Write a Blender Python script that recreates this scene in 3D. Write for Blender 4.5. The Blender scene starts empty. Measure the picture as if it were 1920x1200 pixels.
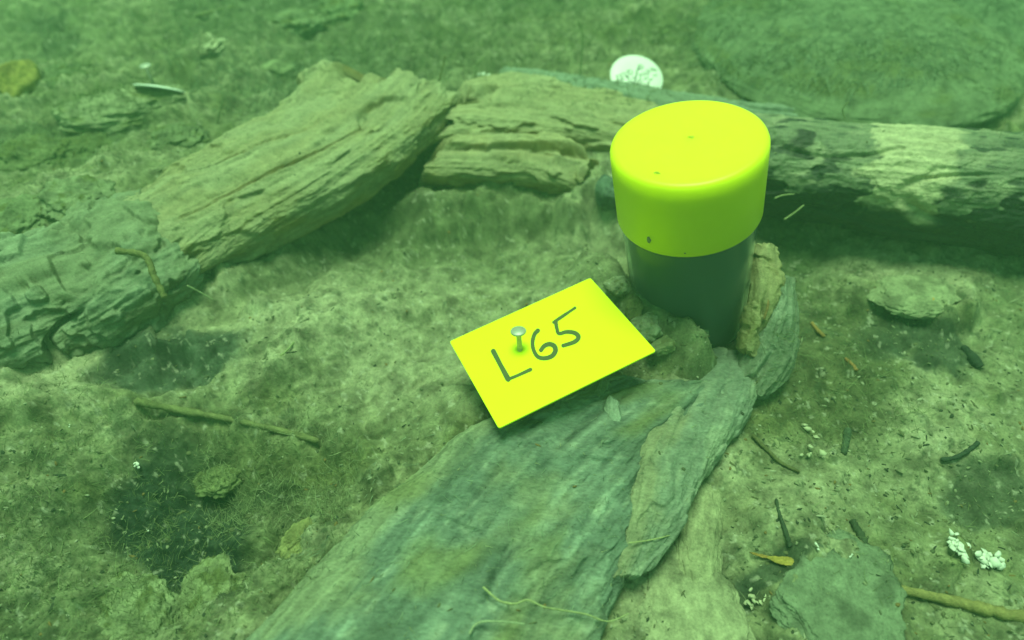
import bpy, bmesh, math, random
import numpy as np
from mathutils import Vector, Matrix

# ------------------------------------------------------------------ camera, light, exposure
sc = bpy.context.scene
C = sc.collection
FPX, PITCH, CZ = 1250.0, math.radians(46), 0.268
cam_d = bpy.data.cameras.new('camera'); cam = bpy.data.objects.new('camera', cam_d); C.objects.link(cam)
cam.location = (0, 0, CZ); cam.rotation_euler = (math.pi/2 - PITCH, 0, 0)
cam_d.sensor_width = 36; cam_d.lens = FPX/1920*36
cam_d.clip_start = 0.005; cam_d.clip_end = 60
cam_d.dof.use_dof = True; cam_d.dof.focus_distance = 0.295; cam_d.dof.aperture_fstop = 6.0
sc.camera = cam

SUN_EL, SUN_AZ = 81, 30          # light falls from above, behind the logs, a little from the left
world = bpy.data.worlds.new('World'); sc.world = world; world.use_nodes = True
wn = world.node_tree.nodes; wl = world.node_tree.links
bg = wn['Background']; bg.inputs[1].default_value = 0.15
sky = wn.new('ShaderNodeTexSky'); sky.sky_type = 'NISHITA'; sky.sun_disc = False
sky.sun_elevation = math.radians(SUN_EL); sky.sun_rotation = math.radians(-SUN_AZ)
tint = wn.new('ShaderNodeMixRGB'); tint.blend_type = 'MULTIPLY'; tint.inputs[0].default_value = 1
tint.inputs[2].default_value = (.46, 0.95, 0.33, 1)     # daylight filtered by green lake water
wl.new(sky.outputs[0], tint.inputs[1]); wl.new(tint.outputs[0], bg.inputs[0])
sun_d = bpy.data.lights.new('sun', 'SUN'); sun = bpy.data.objects.new('sun', sun_d); C.objects.link(sun)
sun_d.energy = 3.3; sun_d.angle = math.radians(26); sun_d.color = (0.63, 1.0, 0.58)
el, az = math.radians(SUN_EL), math.radians(SUN_AZ)
sdir = Vector((-math.sin(az)*math.cos(el), math.cos(az)*math.cos(el), math.sin(el)))
sun.rotation_euler = sdir.to_track_quat('Z', 'Y').to_euler()
sc.view_settings.view_transform = 'Standard'; sc.view_settings.look = 'None'
sc.view_settings.gamma = 1; sc.view_settings.use_curve_mapping = False
sc.view_settings.exposure = 0.48
sc.cycles.max_bounces = 8; sc.cycles.volume_bounces = 2
sc.cycles.use_denoising = True

# ------------------------------------------------------------------ helpers
cp, sp = math.cos(PITCH), math.sin(PITCH)
def ray(px, py):
    a = (px-960)/FPX; b = (py-600)/FPX
    return np.stack([a+0*b, cp - b*sp + 0*a, -sp - b*cp + 0*a], -1)
def P(px, py, z=0.0):
    """world point at height z that the photo shows at this pixel"""
    r = ray(np.asarray(px, float), np.asarray(py, float)); t = (np.asarray(z, float)-CZ)/r[..., 2]
    p = r*t[..., None]; p[..., 2] += CZ
    return p
def V(px, py, z=0.0): return Vector(P(px, py, z).tolist())

_rs = np.random.RandomState(7)
PERM = np.concatenate([_rs.permutation(256)]*3)
G3 = _rs.normal(size=(256, 3)); G3 /= np.linalg.norm(G3, axis=1)[:, None]
G3 = G3.astype(np.float32)
def noise(x, y, z):
    x, y, z = np.broadcast_arrays(np.asarray(x, np.float32), np.asarray(y, np.float32), np.asarray(z, np.float32))
    xi = np.floor(x).astype(np.int32); yi = np.floor(y).astype(np.int32); zi = np.floor(z).astype(np.int32)
    xf = x-xi; yf = y-yi; zf = z-zi
    xi &= 255; yi &= 255; zi &= 255
    u = xf*xf*xf*(xf*(xf*6-15)+10); v = yf*yf*yf*(yf*(yf*6-15)+10); w = zf*zf*zf*(zf*(zf*6-15)+10)
    out = 0
    for i in (0, 1):
        a = PERM[xi+i]
        for j in (0, 1):
            b = PERM[a+yi+j]
            for k in (0, 1):
                g = G3[PERM[b+zi+k]]
                d = g[..., 0]*(xf-i)+g[..., 1]*(yf-j)+g[..., 2]*(zf-k)
                out = out + d*(u if i else 1-u)*(v if j else 1-v)*(w if k else 1-w)
    return out*1.6
def fbm(x, y, z, o=4, lac=2.03, g=0.5):
    s = 0; a = 1; t = 0
    for i in range(o):
        s = s+a*noise(x+i*17.3, y+i*5.1, z+i*9.7); t += a
        x = x*lac; y = y*lac; z = z*lac; a *= g
    return s/t
def ridged(x, y, z, o=4):
    s = 0; a = 1; t = 0
    for i in range(o):
        s = s+a*(1-2.2*np.abs(noise(x+i*11.3, y+i*7.1, z+i*3.7))); t += a
        x = x*2.1; y = y*2.1; z = z*2.1; a *= .5
    return s/t
def sstep(a, b, x):
    t = np.clip((x-a)/(b-a), 0, 1); return t*t*(3-2*t)
def lerp(a, b, t): return a+(b-a)*t
def mixc(c0, c1, t): return c0*(1-t[..., None])+np.asarray(c1, float)*t[..., None]

def grid_mesh(name, co, cols=None, close_v=False, smooth=True):
    """co: (nu, nv, 3)"""
    nu, nv = co.shape[:2]
    idx = np.arange(nu*nv).reshape(nu, nv)
    if close_v: idx = np.concatenate([idx, idx[:, :1]], 1)
    q = np.stack([idx[:-1, :-1], idx[1:, :-1], idx[1:, 1:], idx[:-1, 1:]], -1).reshape(-1, 4)
    return raw_mesh(name, co.reshape(-1, 3), q, cols.reshape(-1, 3) if cols is not None else None, smooth)
def raw_mesh(name, co, faces, cols=None, smooth=True):
    me = bpy.data.meshes.new(name); nf, k = faces.shape
    me.vertices.add(len(co)); me.vertices.foreach_set('co', np.ascontiguousarray(co, dtype=np.float32).ravel())
    me.loops.add(nf*k); me.loops.foreach_set('vertex_index', faces.astype(np.int32).ravel())
    me.polygons.add(nf); me.polygons.foreach_set('loop_start', (np.arange(nf)*k).astype(np.int32))
    me.polygons.foreach_set('loop_total', np.full(nf, k, np.int32))
    if smooth: me.polygons.foreach_set('use_smooth', np.ones(nf, bool))
    if cols is not None:
        a = me.color_attributes.new('Col', 'FLOAT_COLOR', 'POINT')
        c4 = np.ones((len(co), 4), np.float32); c4[:, :3] = np.clip(cols*.76, 0, 1); a.data.foreach_set('color', c4.ravel())
    me.update(calc_edges=True); me.validate()
    return me
def link(name, me, mat, parent=None, **props):
    o = bpy.data.objects.new(name, me); C.objects.link(o)
    if mat and not me.materials: me.materials.append(mat)
    if parent: o.parent = parent
    for k, v in props.items(): o[k] = v
    return o
def empty(name, loc, **props):
    o = bpy.data.objects.new(name, None); C.objects.link(o); o.location = loc; o.empty_display_size = .01
    for k, v in props.items(): o[k] = v
    return o
def put(o, parent):
    """parent a world-space mesh under an Empty without moving it"""
    o.parent = parent; o.matrix_parent_inverse = Matrix.Translation(-Vector(parent.location)); return o

# ------------------------------------------------------------------ materials
def mat_vcol(name, rough=.85, bump=.4, scale=900, spec=.25, grain=None, var=.35):
    m = bpy.data.materials.new(name); m.use_nodes = True; n = m.node_tree.nodes; l = m.node_tree.links
    b = n['Principled BSDF']; b.inputs['Roughness'].default_value = rough; b.inputs['Specular IOR Level'].default_value = spec
    at = n.new('ShaderNodeAttribute'); at.attribute_name = 'Col'
    tc = n.new('ShaderNodeTexCoord'); mp = n.new('ShaderNodeMapping'); l.new(tc.outputs['Object'], mp.inputs[0])
    if grain: mp.inputs['Rotation'].default_value = (0, 0, grain[0]); mp.inputs['Scale'].default_value = (grain[1], 1, 1)
    nz = n.new('ShaderNodeTexNoise'); nz.inputs['Scale'].default_value = scale; nz.inputs['Detail'].default_value = 4
    nz.inputs['Roughness'].default_value = .65
    n2 = n.new('ShaderNodeTexNoise'); n2.inputs['Scale'].default_value = scale*.16; n2.inputs['Detail'].default_value = 6
    n2.inputs['Roughness'].default_value = .7
    l.new(mp.outputs[0], nz.inputs['Vector']); l.new(mp.outputs[0], n2.inputs['Vector'])
    ad = n.new('ShaderNodeMath'); ad.operation = 'ADD'; l.new(nz.outputs[0], ad.inputs[0]); l.new(n2.outputs[0], ad.inputs[1])
    mr = n.new('ShaderNodeMapRange'); mr.inputs[1].default_value = .65; mr.inputs[2].default_value = 1.35
    mr.inputs[3].default_value = 1-var; mr.inputs[4].default_value = 1+var
    l.new(ad.outputs[0], mr.inputs[0])
    mu = n.new('ShaderNodeVectorMath'); mu.operation = 'SCALE'; l.new(at.outputs['Color'], mu.inputs[0]); l.new(mr.outputs[0], mu.inputs['Scale'])
    l.new(mu.outputs[0], b.inputs['Base Color'])
    bp = n.new('ShaderNodeBump'); bp.inputs['Strength'].default_value = bump; bp.inputs['Distance'].default_value = .0006
    l.new(ad.outputs[0], bp.inputs['Height']); l.new(bp.outputs[0], b.inputs['Normal'])
    return m
def mat_plain(name, col, rough=.5, spec=.4, metallic=0, var=.08, scale=300, bump=.05):
    m = bpy.data.materials.new(name); m.use_nodes = True; n = m.node_tree.nodes; l = m.node_tree.links
    b = n['Principled BSDF']; b.inputs['Roughness'].default_value = rough; b.inputs['Specular IOR Level'].default_value = spec
    b.inputs['Metallic'].default_value = metallic
    tc = n.new('ShaderNodeTexCoord')
    nz = n.new('ShaderNodeTexNoise'); nz.inputs['Scale'].default_value = scale; nz.inputs['Detail'].default_value = 5
    l.new(tc.outputs['Object'], nz.inputs['Vector'])
    mx = n.new('ShaderNodeMixRGB'); l.new(nz.outputs[0], mx.inputs[0])
    mx.inputs[1].default_value = (*[c*(1-var) for c in col], 1); mx.inputs[2].default_value = (*[min(1, c*(1+var)) for c in col], 1)
    l.new(mx.outputs[0], b.inputs['Base Color'])
    bp = n.new('ShaderNodeBump'); bp.inputs['Strength'].default_value = bump; bp.inputs['Distance'].default_value = .0004
    l.new(nz.outputs[0], bp.inputs['Height']); l.new(bp.outputs[0], b.inputs['Normal'])
    return m
M_ground = mat_vcol('silt', .9, .9, 900, .15, var=.42)
M_wood = mat_vcol('waterlogged_wood', .85, .8, 1100, .2, var=.35)
M_slab = mat_vcol('grey_slab_wood', .8, 1.0, 900, .25, grain=(math.radians(33), .45), var=.45)
M_stone = mat_vcol('stone', .85, .8, 800, .25, var=.35)
M_char = mat_vcol('charred_log', .6, .8, 700, .35, var=.3)
M_shell = mat_plain('shell_white', (.66, .67, .58), .5, .4, var=.35, scale=500)
M_strand = mat_vcol('algae_strand', .9, 0, 500, .1, var=.1)
M_yellow = mat_plain('fluorescent_yellow_plastic', (.86, .90, .012), .42, .35, var=.05, scale=90, bump=.25)
M_card = mat_plain('yellow_card_plastic', (.80, .93, .004), .5, .2, var=.03, scale=60, bump=.05)
for _m, _w in ((M_yellow, .85),):
    _q = _m.node_tree.nodes['Principled BSDF']; _q.inputs['Subsurface Weight'].default_value = _w
    _q.inputs['Subsurface Radius'].default_value = (1, 1, .05); _q.inputs['Subsurface Scale'].default_value = .020
M_ink = mat_plain('marker_ink', (.075, .10, .03), .5, .3, var=.3)
M_tag = mat_plain('white_tag', (.86, .86, .82), .45, .35, var=.03)
M_tagink = mat_plain('tag_ink', (.03, .06, .05), .6, .2, var=.3)
M_steel = mat_plain('dull_steel', (.42, .42, .36), .5, .5, metallic=.35, var=.2, scale=900)
M_jar = bpy.data.materials.new('jar_wall'); M_jar.use_nodes = True
_b = M_jar.node_tree.nodes['Principled BSDF']
_b.inputs['Base Color'].default_value = (.80, .92, .88, 1); _b.inputs['Roughness'].default_value = .12
_b.inputs['Transmission Weight'].default_value = .97; _b.inputs['IOR'].default_value = 1.13
M_content = mat_plain('dark_sediment', (.012, .044, .052), .5, .3, var=.25, scale=60)

# ------------------------------------------------------------------ seabed
def gauss(X, Y, cx, cy, rx, ry, rot=0):
    c, s = math.cos(rot), math.sin(rot); dx = X-cx; dy = Y-cy
    return np.exp(-(((dx*c+dy*s)/rx)**2+((-dx*s+dy*c)/ry)**2))
def segd(X, Y, pts):
    d = 1e9
    for (x0, y0), (x1, y1) in zip(pts[:-1], pts[1:]):
        vx, vy = x1-x0, y1-y0; t = np.clip(((X-x0)*vx+(Y-y0)*vy)/(vx*vx+vy*vy), 0, 1)
        d = np.minimum(d, np.hypot(X-x0-t*vx, Y-y0-t*vy))
    return d
def plan_px(x, y):
    """plan coordinates of a ground point (a fixed map of world x, y)"""
    d = y*cp+CZ*sp; v = -(y*sp-CZ*cp)
    return 960+FPX*x/d, 600+FPX*v/d
STEPX = [-900, -200, 0, 200, 330, 480, 600, 700, 800, 950, 1080, 1200, 1320, 1440, 1600, 1920, 2300]
STEPY = [900, 790, 740, 640, 585, 530, 470, 425, 405, 410, 415, 430, 400, 290, 280, 300, 330]
def ground(x, y, fine=True):
    """height and colour of the seabed at world x, y"""
    X, Y = plan_px(x, y)
    ok = (Y > -300) & (Y < 1500)
    X = np.clip(X, -1500, 3400); Y = np.clip(Y, -260, 1500)
    wx = fbm(x*22, y*22, 1.0, 3)*60; wy = fbm(x*22, y*22, 5.0, 3)*60
    XW, YW = X+wx, Y+wy
    back = sstep(30, -24, Y+.6*wy-np.interp(X, STEPX, STEPY))
    h = .021*back-.006*np.exp(-((Y+.6*wy-np.interp(X, STEPX, STEPY)-50)/45)**2)*(X > 300)*sstep(1400, 1150, X)
    h = h-.007*gauss(XW, YW, 830, 470, 260, 60)*(1-back)
    # bank the card lies on, and the rubble rim round the jar's foot
    h = h+.016*gauss(XW, YW, 1080, 730, 260, 150, math.radians(-25))
    rim = np.exp(-(segd(X+wx*.25, Y+wy*.25, [(1095, 550), (1165, 615), (1235, 685), (1278, 722)])/42)**2)
    h = h+.027*rim
    h = h+.010*gauss(XW, YW, 560, 640, 260, 90, math.radians(-20))
    # hollows
    h = h-.022*np.exp(-(segd(X+wx*.3, Y+wy*.3, [(400, 520), (520, 460), (640, 415), (800, 325)])/44)**2)-.010*np.exp(-(segd(X, Y+wy*.3, [(820, 375), (1060, 395)])/20)**2)
    bury = lambda pts, w_, a_: a_*np.exp(-(segd(XW, YW, pts)/w_)**2)
    h = h+bury([(-200, 640), (60, 520), (300, 430)], 150, .014)+bury([(300, 430), (520, 330)], 110, .006)
    h = h+bury([(440, 1200), (640, 1000), (860, 810)], 70, .010)+bury([(840, 205), (1150, 215)], 70, .008)
    h = h+sstep(.05, .45, fbm(x*34, y*34, 87.3, 3))*.0065*(1-.6*gauss(X, Y, 1100, 650, 250, 150))
    far = sstep(340, 220, Y)
    h = h+far*.011*fbm(x*30, y*30, 27.3, 3)
    lb = sstep(700, 500, X)*sstep(800, 900, Y)
    h = h+lb*.010*fbm(x*38, y*38, 37.3, 3)
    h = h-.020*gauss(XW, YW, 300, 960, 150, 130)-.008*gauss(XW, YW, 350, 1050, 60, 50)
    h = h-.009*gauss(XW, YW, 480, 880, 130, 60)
    lay = gauss(XW, YW, 90, 760, 330, 120, math.radians(-18))
    h = h+.012*lay
    hol = sstep(.35, .75, gauss(X+wx*.6, Y+wy*.6, 300, 715, 130, 48, math.radians(-6)))
    h = h-.012*hol
    h = h-.010*gauss(XW, YW, 700, 160, 260, 80)
    h = h-.007*gauss(XW, YW, 120, 320, 240, 80)
    h = h+.012*gauss(XW, YW, 1560, 130, 220, 130)
    h = h-.008*gauss(XW, YW, 1520, 470, 90, 50)+.006*gauss(XW, YW, 1750, 560, 220, 80)+sstep(1500, 1650, X)*sstep(380, 470, Y)*.003*fbm(x*45, y*45, 47.3, 3)
    h = h-.006*gauss(XW, YW, 1800, 660, 120, 40)-.006*gauss(XW, YW, 1850, 930, 120, 60)-.007*gauss(XW, YW, 1380, 1080, 60, 60)
    jit = h*0
    n1 = fbm(x*14, y*14, 0.3, 4); n2 = fbm(x*55, y*55, 2.3, 4)
    left = sstep(1150, 700, X)
    mossy = np.maximum(left*sstep(760, 900, Y), sstep(330, 200, Y))
    h = h+.008*n1+.0038*n2*(.6+.5*left+.9*mossy)+.0022*mossy*fbm(x*130, y*130, 17.3, 4)
    if fine:
        # layered crusts that break into little terraces
        a = math.radians(35); xr = x*math.cos(a)+y*math.sin(a); yr = -x*math.sin(a)+y*math.cos(a)
        t = fbm(xr*24, yr*60, 8.1, 4)*3.2; ft = t-np.floor(t)
        terr = (np.floor(t)+sstep(.35, .62, ft))/3.2
        tw = .35+.65*np.maximum(left*sstep(560, 700, Y), gauss(X, Y, 150, 280, 400, 120))
        h = h+.0058*terr*tw
        n3 = ridged(x*160, y*160, 4.2, 4); n4 = fbm(x*420, y*420, 6.2, 3)
        lump = np.maximum(0, fbm(x*110, y*110, 12.2, 3))
        h = h+.0007*n3+.0008*n4+.0035*lump*(.4+.6*sstep(-.1, .25, n1))
    else:
        n3 = n4 = lump = 0*h
    hf = np.where(ok, h, .004*n1)
    return hf, X, Y, XW, YW, n1, n2, n3, n4, back, hol, lump, rim
_side = np.concatenate([np.arange(1125, 1900, 15), np.geomspace(1930, 9000, 30)])
GX0 = np.concatenate([-_side[::-1], np.arange(-1110, 1111, 2.3), _side])
rows_px = np.concatenate([np.arange(-110, 1330, 2.1)])[::-1]
yy = P(960, rows_px, 0)[:, 1]
yfar = np.concatenate([np.arange(yy[-1]+.005, 1.7, .012), np.geomspace(1.75, 14, 24)]); ynear = np.concatenate([np.linspace(-3, -.16, 18), np.arange(-.15, yy[0]-.002, .0025)])
ys = np.concatenate([ynear, yy, yfar])
dd = np.maximum(ys, yy[0])*cp+CZ*sp
dd = np.where(ys > yy[-1], yy[-1]*cp+CZ*sp + (ys-yy[-1])*.75, dd)
GX = GX0[None, :]/FPX*dd[:, None]; GY = np.repeat(ys[:, None], len(GX0), 1)
gh, X, Y, XW, YW, n1, n2, n3, n4, back, hol, lump, rim = ground(GX, GY)
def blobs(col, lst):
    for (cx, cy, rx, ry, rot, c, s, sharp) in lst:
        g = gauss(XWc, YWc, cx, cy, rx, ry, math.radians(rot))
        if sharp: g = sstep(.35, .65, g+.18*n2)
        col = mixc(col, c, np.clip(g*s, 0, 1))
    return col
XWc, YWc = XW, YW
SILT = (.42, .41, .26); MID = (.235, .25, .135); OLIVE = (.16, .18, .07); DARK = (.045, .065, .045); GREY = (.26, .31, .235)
col = np.zeros(gh.shape+(3,))+np.array(MID)
col = mixc(col, SILT, .9*sstep(-.1, .5, n1*.7+n2*.6))
col = mixc(col, OLIVE, .75*sstep(.0, .45, fbm(GX*40+9, GY*40, 3.3, 4)))
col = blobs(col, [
    (860, 435, 300, 65, -3, (.10, .13, .055), .9, 0), (640, 460, 160, 50, -30, (.06, .08, .04), .85, 0), (860, 530, 150, 35, -10, (.12, .15, .07), .7, 1), (1560, 690, 150, 130, 10, (.085, .10, .045), .8, 1), (1480, 480, 70, 90, 20, (.05, .08, .03), .8, 0), (120, 665, 170, 40, -18, (.06, .08, .045), .8, 0), (640, 650, 60, 40, 0, (.10, .12, .06), .7, 1), (720, 790, 110, 40, -30, (.12, .14, .06), .7, 1), (1300, 110, 200, 50, 0, (.11, .14, .05), .6, 1), (480, 60, 200, 60, -10, (.10, .13, .07), .7, 1), (1020, 30, 200, 50, 0, (.10, .13, .06), .7, 1), (90, 950, 60, 110, 0, (.10, .12, .06), .6, 1), (60, 1160, 120, 40, 0, (.10, .12, .06), .6, 1),  # olive algae; patches on the bank, under timbers and log also paint in shade
    (800, 560, 330, 110, -12, SILT, .55, 0), (560, 620, 240, 60, -22, SILT, .8, 0), (740, 700, 150, 80, 0, SILT, .85, 0),
    (80, 740, 190, 60, -15, SILT, .85, 0), (1120, 440, 90, 90, 0, SILT, .6, 0), (1240, 1050, 130, 200, 20, SILT, .9, 0),
    (1690, 500, 190, 55, 5, SILT, .95, 0), (1850, 780, 150, 70, 0, SILT, .4, 0), (1700, 900, 170, 60, 0, SILT, .35, 0),
    (200, 690, 120, 40, -20, SILT, .5, 0), (1500, 900, 120, 110, 0, SILT, .3, 0), (130, 700, 120, 30, -15, SILT, .6, 0),
    (820, 480, 230, 50, 0, (.18, .21, .11), .6, 0),
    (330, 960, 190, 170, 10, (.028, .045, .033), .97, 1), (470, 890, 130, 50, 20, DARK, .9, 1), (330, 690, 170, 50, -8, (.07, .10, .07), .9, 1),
    (120, 330, 260, 60, -10, (.09, .13, .06), .7, 1), (520, 870, 170, 60, 10, OLIVE, .8, 0),
    (700, 130, 330, 100, 0, (.14, .17, .09), .7, 0), (600, 220, 150, 60, -30, (.10, .14, .08), .6, 0), (1450, 60, 140, 60, 0, OLIVE, .6, 0),
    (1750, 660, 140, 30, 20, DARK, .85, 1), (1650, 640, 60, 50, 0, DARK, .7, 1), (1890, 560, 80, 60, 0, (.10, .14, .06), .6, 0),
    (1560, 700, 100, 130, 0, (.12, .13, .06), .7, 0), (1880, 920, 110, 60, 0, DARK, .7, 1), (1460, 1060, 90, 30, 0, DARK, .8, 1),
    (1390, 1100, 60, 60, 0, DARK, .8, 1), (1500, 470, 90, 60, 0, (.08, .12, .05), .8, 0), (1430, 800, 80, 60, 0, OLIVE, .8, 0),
    (1620, 130, 200, 150, -30, (.17, .22, .15), .75, 0), (60, 90, 200, 100, 0, (.20, .25, .13), .5, 0), (110, 100, 60, 40, 0, DARK, .5, 1)])
mot = fbm(GX*75+4, GY*75, 51.0, 5); mo2 = fbm(GX*200, GY*200, 61.0, 4)
col = col*(1-.42*sstep(.0, .35, mot))[..., None]*(1+.30*sstep(.0, .35, -mot))[..., None]*(1+.35*np.clip(mo2, -.8, .8))[..., None]*.92
# small dark organic crumbs pressed into the silt
sp1 = sstep(.30, .42, fbm(GX*330, GY*330, 21.5, 2)); sp2 = sstep(.36, .46, fbm(GX*190, GY*150, 31.5, 2))
col = mixc(col, (.07, .095, .05), .65*np.maximum(sp1, sp2)*sstep(-.4, .3, n2+n1))
col = mixc(col, (.55, .54, .40), .5*sstep(.33, .5, fbm(GX*300, GY*300, 41.5, 2)))
col = col*(1+.25*np.clip(n4, -1, 1)[..., None])
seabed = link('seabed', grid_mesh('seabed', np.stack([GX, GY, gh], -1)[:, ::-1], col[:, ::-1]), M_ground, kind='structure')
# look-up for resting things on the seabed
def gz(x, y):
    r = ground(np.array([[x]]), np.array([[y]])); return float(r[0][0, 0])
def on_ground(px, py, lift=0.0):
    z = 0.0
    for _ in range(6):
        p = P(px, py, z); z = .5*z+.5*(gz(p[0], p[1])+lift)
    return V(px, py, z)

# ------------------------------------------------------------------ lofted timbers
def loft(name, st, nu, nv, mat, colfn, A=(.004, .0025, .0022, .0012), e=.8, seed=0, jag=.35, ends=(1, 1), flute=1.0, kx=9, ky=60, extra=None, parent=None, hkeep=1.0, **props):
    """st: stations (Lpx, Lpy, Rpx, Rpy, zL, zR, half_height). Makes ONE closed, grain-displaced mesh."""
    st = np.array(st, float)
    L = P(st[:, 0], st[:, 1], st[:, 4]); R = P(st[:, 2], st[:, 3], st[:, 5]); H = st[:, 6]
    c = (L+R)/2; W = (R-L)/2
    s = np.concatenate([[0], np.cumsum(np.linalg.norm(np.diff(c, axis=0), axis=1))]); Ltot = s[-1]
    uu = np.linspace(0, Ltot, nu)
    def interp(a):
        # Catmull-Rom
        out = np.zeros((nu,)+a.shape[1:]); k = np.clip(np.searchsorted(s, uu, 'right')-1, 0, len(s)-2)
        t = (uu-s[k])/(s[k+1]-s[k]); k0 = np.maximum(k-1, 0); k3 = np.minimum(k+2, len(s)-1)
        sh = (slice(None),)+(None,)*(a.ndim-1); t = t[sh]
        p0, p1, p2, p3 = a[k0], a[k], a[k+1], a[k3]
        return .5*((2*p1)+(-p0+p2)*t+(2*p0-5*p1+4*p2-p3)*t**2+(-p0+3*p1-3*p2+p3)*t**3)
    c, W, H = interp(c), interp(W), interp(H)
    ax = np.gradient(c, axis=0); ax /= np.linalg.norm(ax, axis=1)[:, None]
    up = np.cross(W, ax); up /= np.linalg.norm(up, axis=1)[:, None]; up *= np.sign(up[:, 2])[:, None]
    a = np.linspace(0, 2*np.pi, nv, endpoint=False)
    ca, sa = np.cos(a), np.sin(a)
    cx = np.sign(ca)*np.abs(ca)**e; sx = np.sign(sa)*np.abs(sa)**e
    te = .035
    q = uu/Ltot
    end = np.ones(nu)
    if ends[0]: end *= np.clip(q/te, 0, 1)**.45
    if ends[1]: end *= np.clip((1-q)/te, 0, 1)**.45
    end = np.maximum(end, .001)
    S = (end[:, None])
    pos = c[:, None]+W[:, None]*(cx[None, :, None]*S[..., None])+up[:, None]*(sx[None, :]*S*H[:, None])[..., None]
    # jagged ends: slide points along the grain
    wl_ = np.linalg.norm(W, axis=1)[:, None]
    j = fbm(cx[None, :]*2.5+seed, sx[None, :]*2.5, seed*1.7+0*uu[:, None]+3, 4)
    e0 = sstep(.22, 0, q)[:, None]*ends[0]; e1 = sstep(.78, 1, q)[:, None]*ends[1]
    pos += ax[:, None]*((e1-e0)*j*jag*wl_*1.6)[..., None]
    nrm = W[:, None]/np.linalg.norm(W, axis=1)[:, None, None]*cx[None, :, None]+up[:, None]*sx[None, :, None]
    nrm /= np.linalg.norm(nrm, axis=2)[..., None]+1e-9
    al = uu[:, None]+0*a[None]; wv = cx[None]*wl_; hv = sx[None]*H[:, None]
    sd = seed*13.1
    warp = fbm(al*kx*1.2, wv*kx*2+sd, hv*kx*2, 3)*.006
    big = fbm(al*kx, wv*kx*1.6+sd, hv*kx*1.6, 3)
    g1 = ridged(al*kx*.8+sd, (wv+warp)*ky, (hv+warp)*ky, 4)
    t = fbm(al*kx*2.2+sd, (wv+warp)*ky*.55, (hv+warp)*ky*.55, 4)*3.5; ft = t-np.floor(t)
    terr = (np.floor(t)+sstep(.3, .55, ft))/3.5
    cr = sstep(.10, .0, np.abs(noise(al*kx*.9+sd, (wv+warp)*ky*.45, (hv+warp)*ky*.45+7)))*sstep(-.1, .4, noise(al*kx*2, wv*ky*.3, sd))
    fine = fbm(al*260, wv*420+sd, hv*420, 3)
    fib = ridged(al*14+sd, (wv+warp*.7)*210, (hv+warp*.7)*210, 3)
    fib2 = fbm(al*20+sd+9, (wv+warp*.7)*330, (hv+warp*.7)*330, 3)
    d = A[0]*big+A[1]*g1*flute+A[2]*terr*2-A[3]*2.2*cr+.0006*fine+.0007*fib*flute
    info = dict(al=al, q=q[:, None]+0*a[None], a=a[None]+0*al, cx=cx[None]+0*al, sx=sx[None]+0*al, big=big, g1=g1, terr=terr, cr=cr, fine=fine, fib=fib, fib2=fib2, wv=wv, hv=hv, n=noise, fbm=fbm)
    if extra is not None: d = d+extra(info)
    d = d*np.minimum(1, end[:, None]*1.0)
    pos = pos+nrm*d[..., None]
    du = np.gradient(pos, axis=0); dv = np.roll(pos, -1, 1)-np.roll(pos, 1, 1)
    nn = np.cross(du, dv); nn /= np.linalg.norm(nn, axis=2)[..., None]+1e-12
    if (nn*nrm).sum() < 0: nn = -nn; flip = True
    else: flip = False
    info['nz'] = nn[..., 2]; info['ny'] = nn[..., 1]
    cc = colfn(info)
    if flip: me = grid_mesh(name, pos[:, ::-1], cc[:, ::-1], True)
    else: me = grid_mesh(name, pos, cc, True)
    o = link(name, me, mat, **props)
    if parent: put(o, parent)
    return o
def wood_cols(silt=SILT, wood=(.27, .20, .085), grey=(.24, .29, .22), dark=(.05, .06, .04), siltw=1.0, greyw=.5, darkw=.5):
    def fn(i):
        c = np.zeros(i['big'].shape+(3,))+np.array(wood)
        c = mixc(c, grey, np.clip(greyw*sstep(-.2, .3, i['fbm'](i['al']*25, i['wv']*60, i['hv']*60+3, 3)), 0, 1))
        c = mixc(c, dark, darkw*np.clip(i['cr']*.8+sstep(.2, -.5, i['g1'])*.35, 0, 1))
        s = sstep(.25, .8, i['nz']+.25*i['fbm'](i['al']*50, i['wv']*90, i['hv']*90, 4))
        c = mixc(c, silt, np.clip(siltw*s*(.75+.25*i['terr']), 0, 1))
        return c*(1+.2*i['fine'][..., None]+.40*np.clip(i['fib2'], -.7, .7)[..., None]+.16*np.clip(i['fib'], -1, 1)[..., None])
    return fn

def big_extra(i):
    g = lambda q0, c0, sq, sc_: np.exp(-((i['q']-q0)/sq)**2-((i['cx']-c0)/sc_)**2)*(i['sx'] > -.2)
    w = .03*i['fbm'](i['al']*40, i['wv']*60, i['hv']*60, 3); wq = dict(i)
    cav = sstep(.35, .6, g(.06, -.25, .07, .35)+w*4); fac = sstep(.35, .5, g(.24, .45, .09, .30)+w*4)
    ln = sstep(.035, .0, np.abs(i['cx']+.25+.9*(i['q']-.5)+w*1.5))*sstep(.15, .3, i['q'])*sstep(.85, .7, i['q'])*(i['sx'] > 0)
    l2 = sstep(.03, .0, np.abs(i['cx']-.35+.3*(i['q']-.5)+w*2))*sstep(.3, .4, i['q'])*sstep(.95, .8, i['q'])*(i['sx'] > 0)
    mid = i['fbm'](i['al']*26, i['wv']*30, i['hv']*30+40, 4)
    crest = np.exp(-((i['q']-.05)/.06)**2)*sstep(.1, -.7, i['cx'])*(i['sx'] > -.3)
    return -.011*cav-.0035*fac-.0030*ln-.0028*l2+.0055*mid+.006*crest
PALE = (.40, .39, .23)
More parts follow.
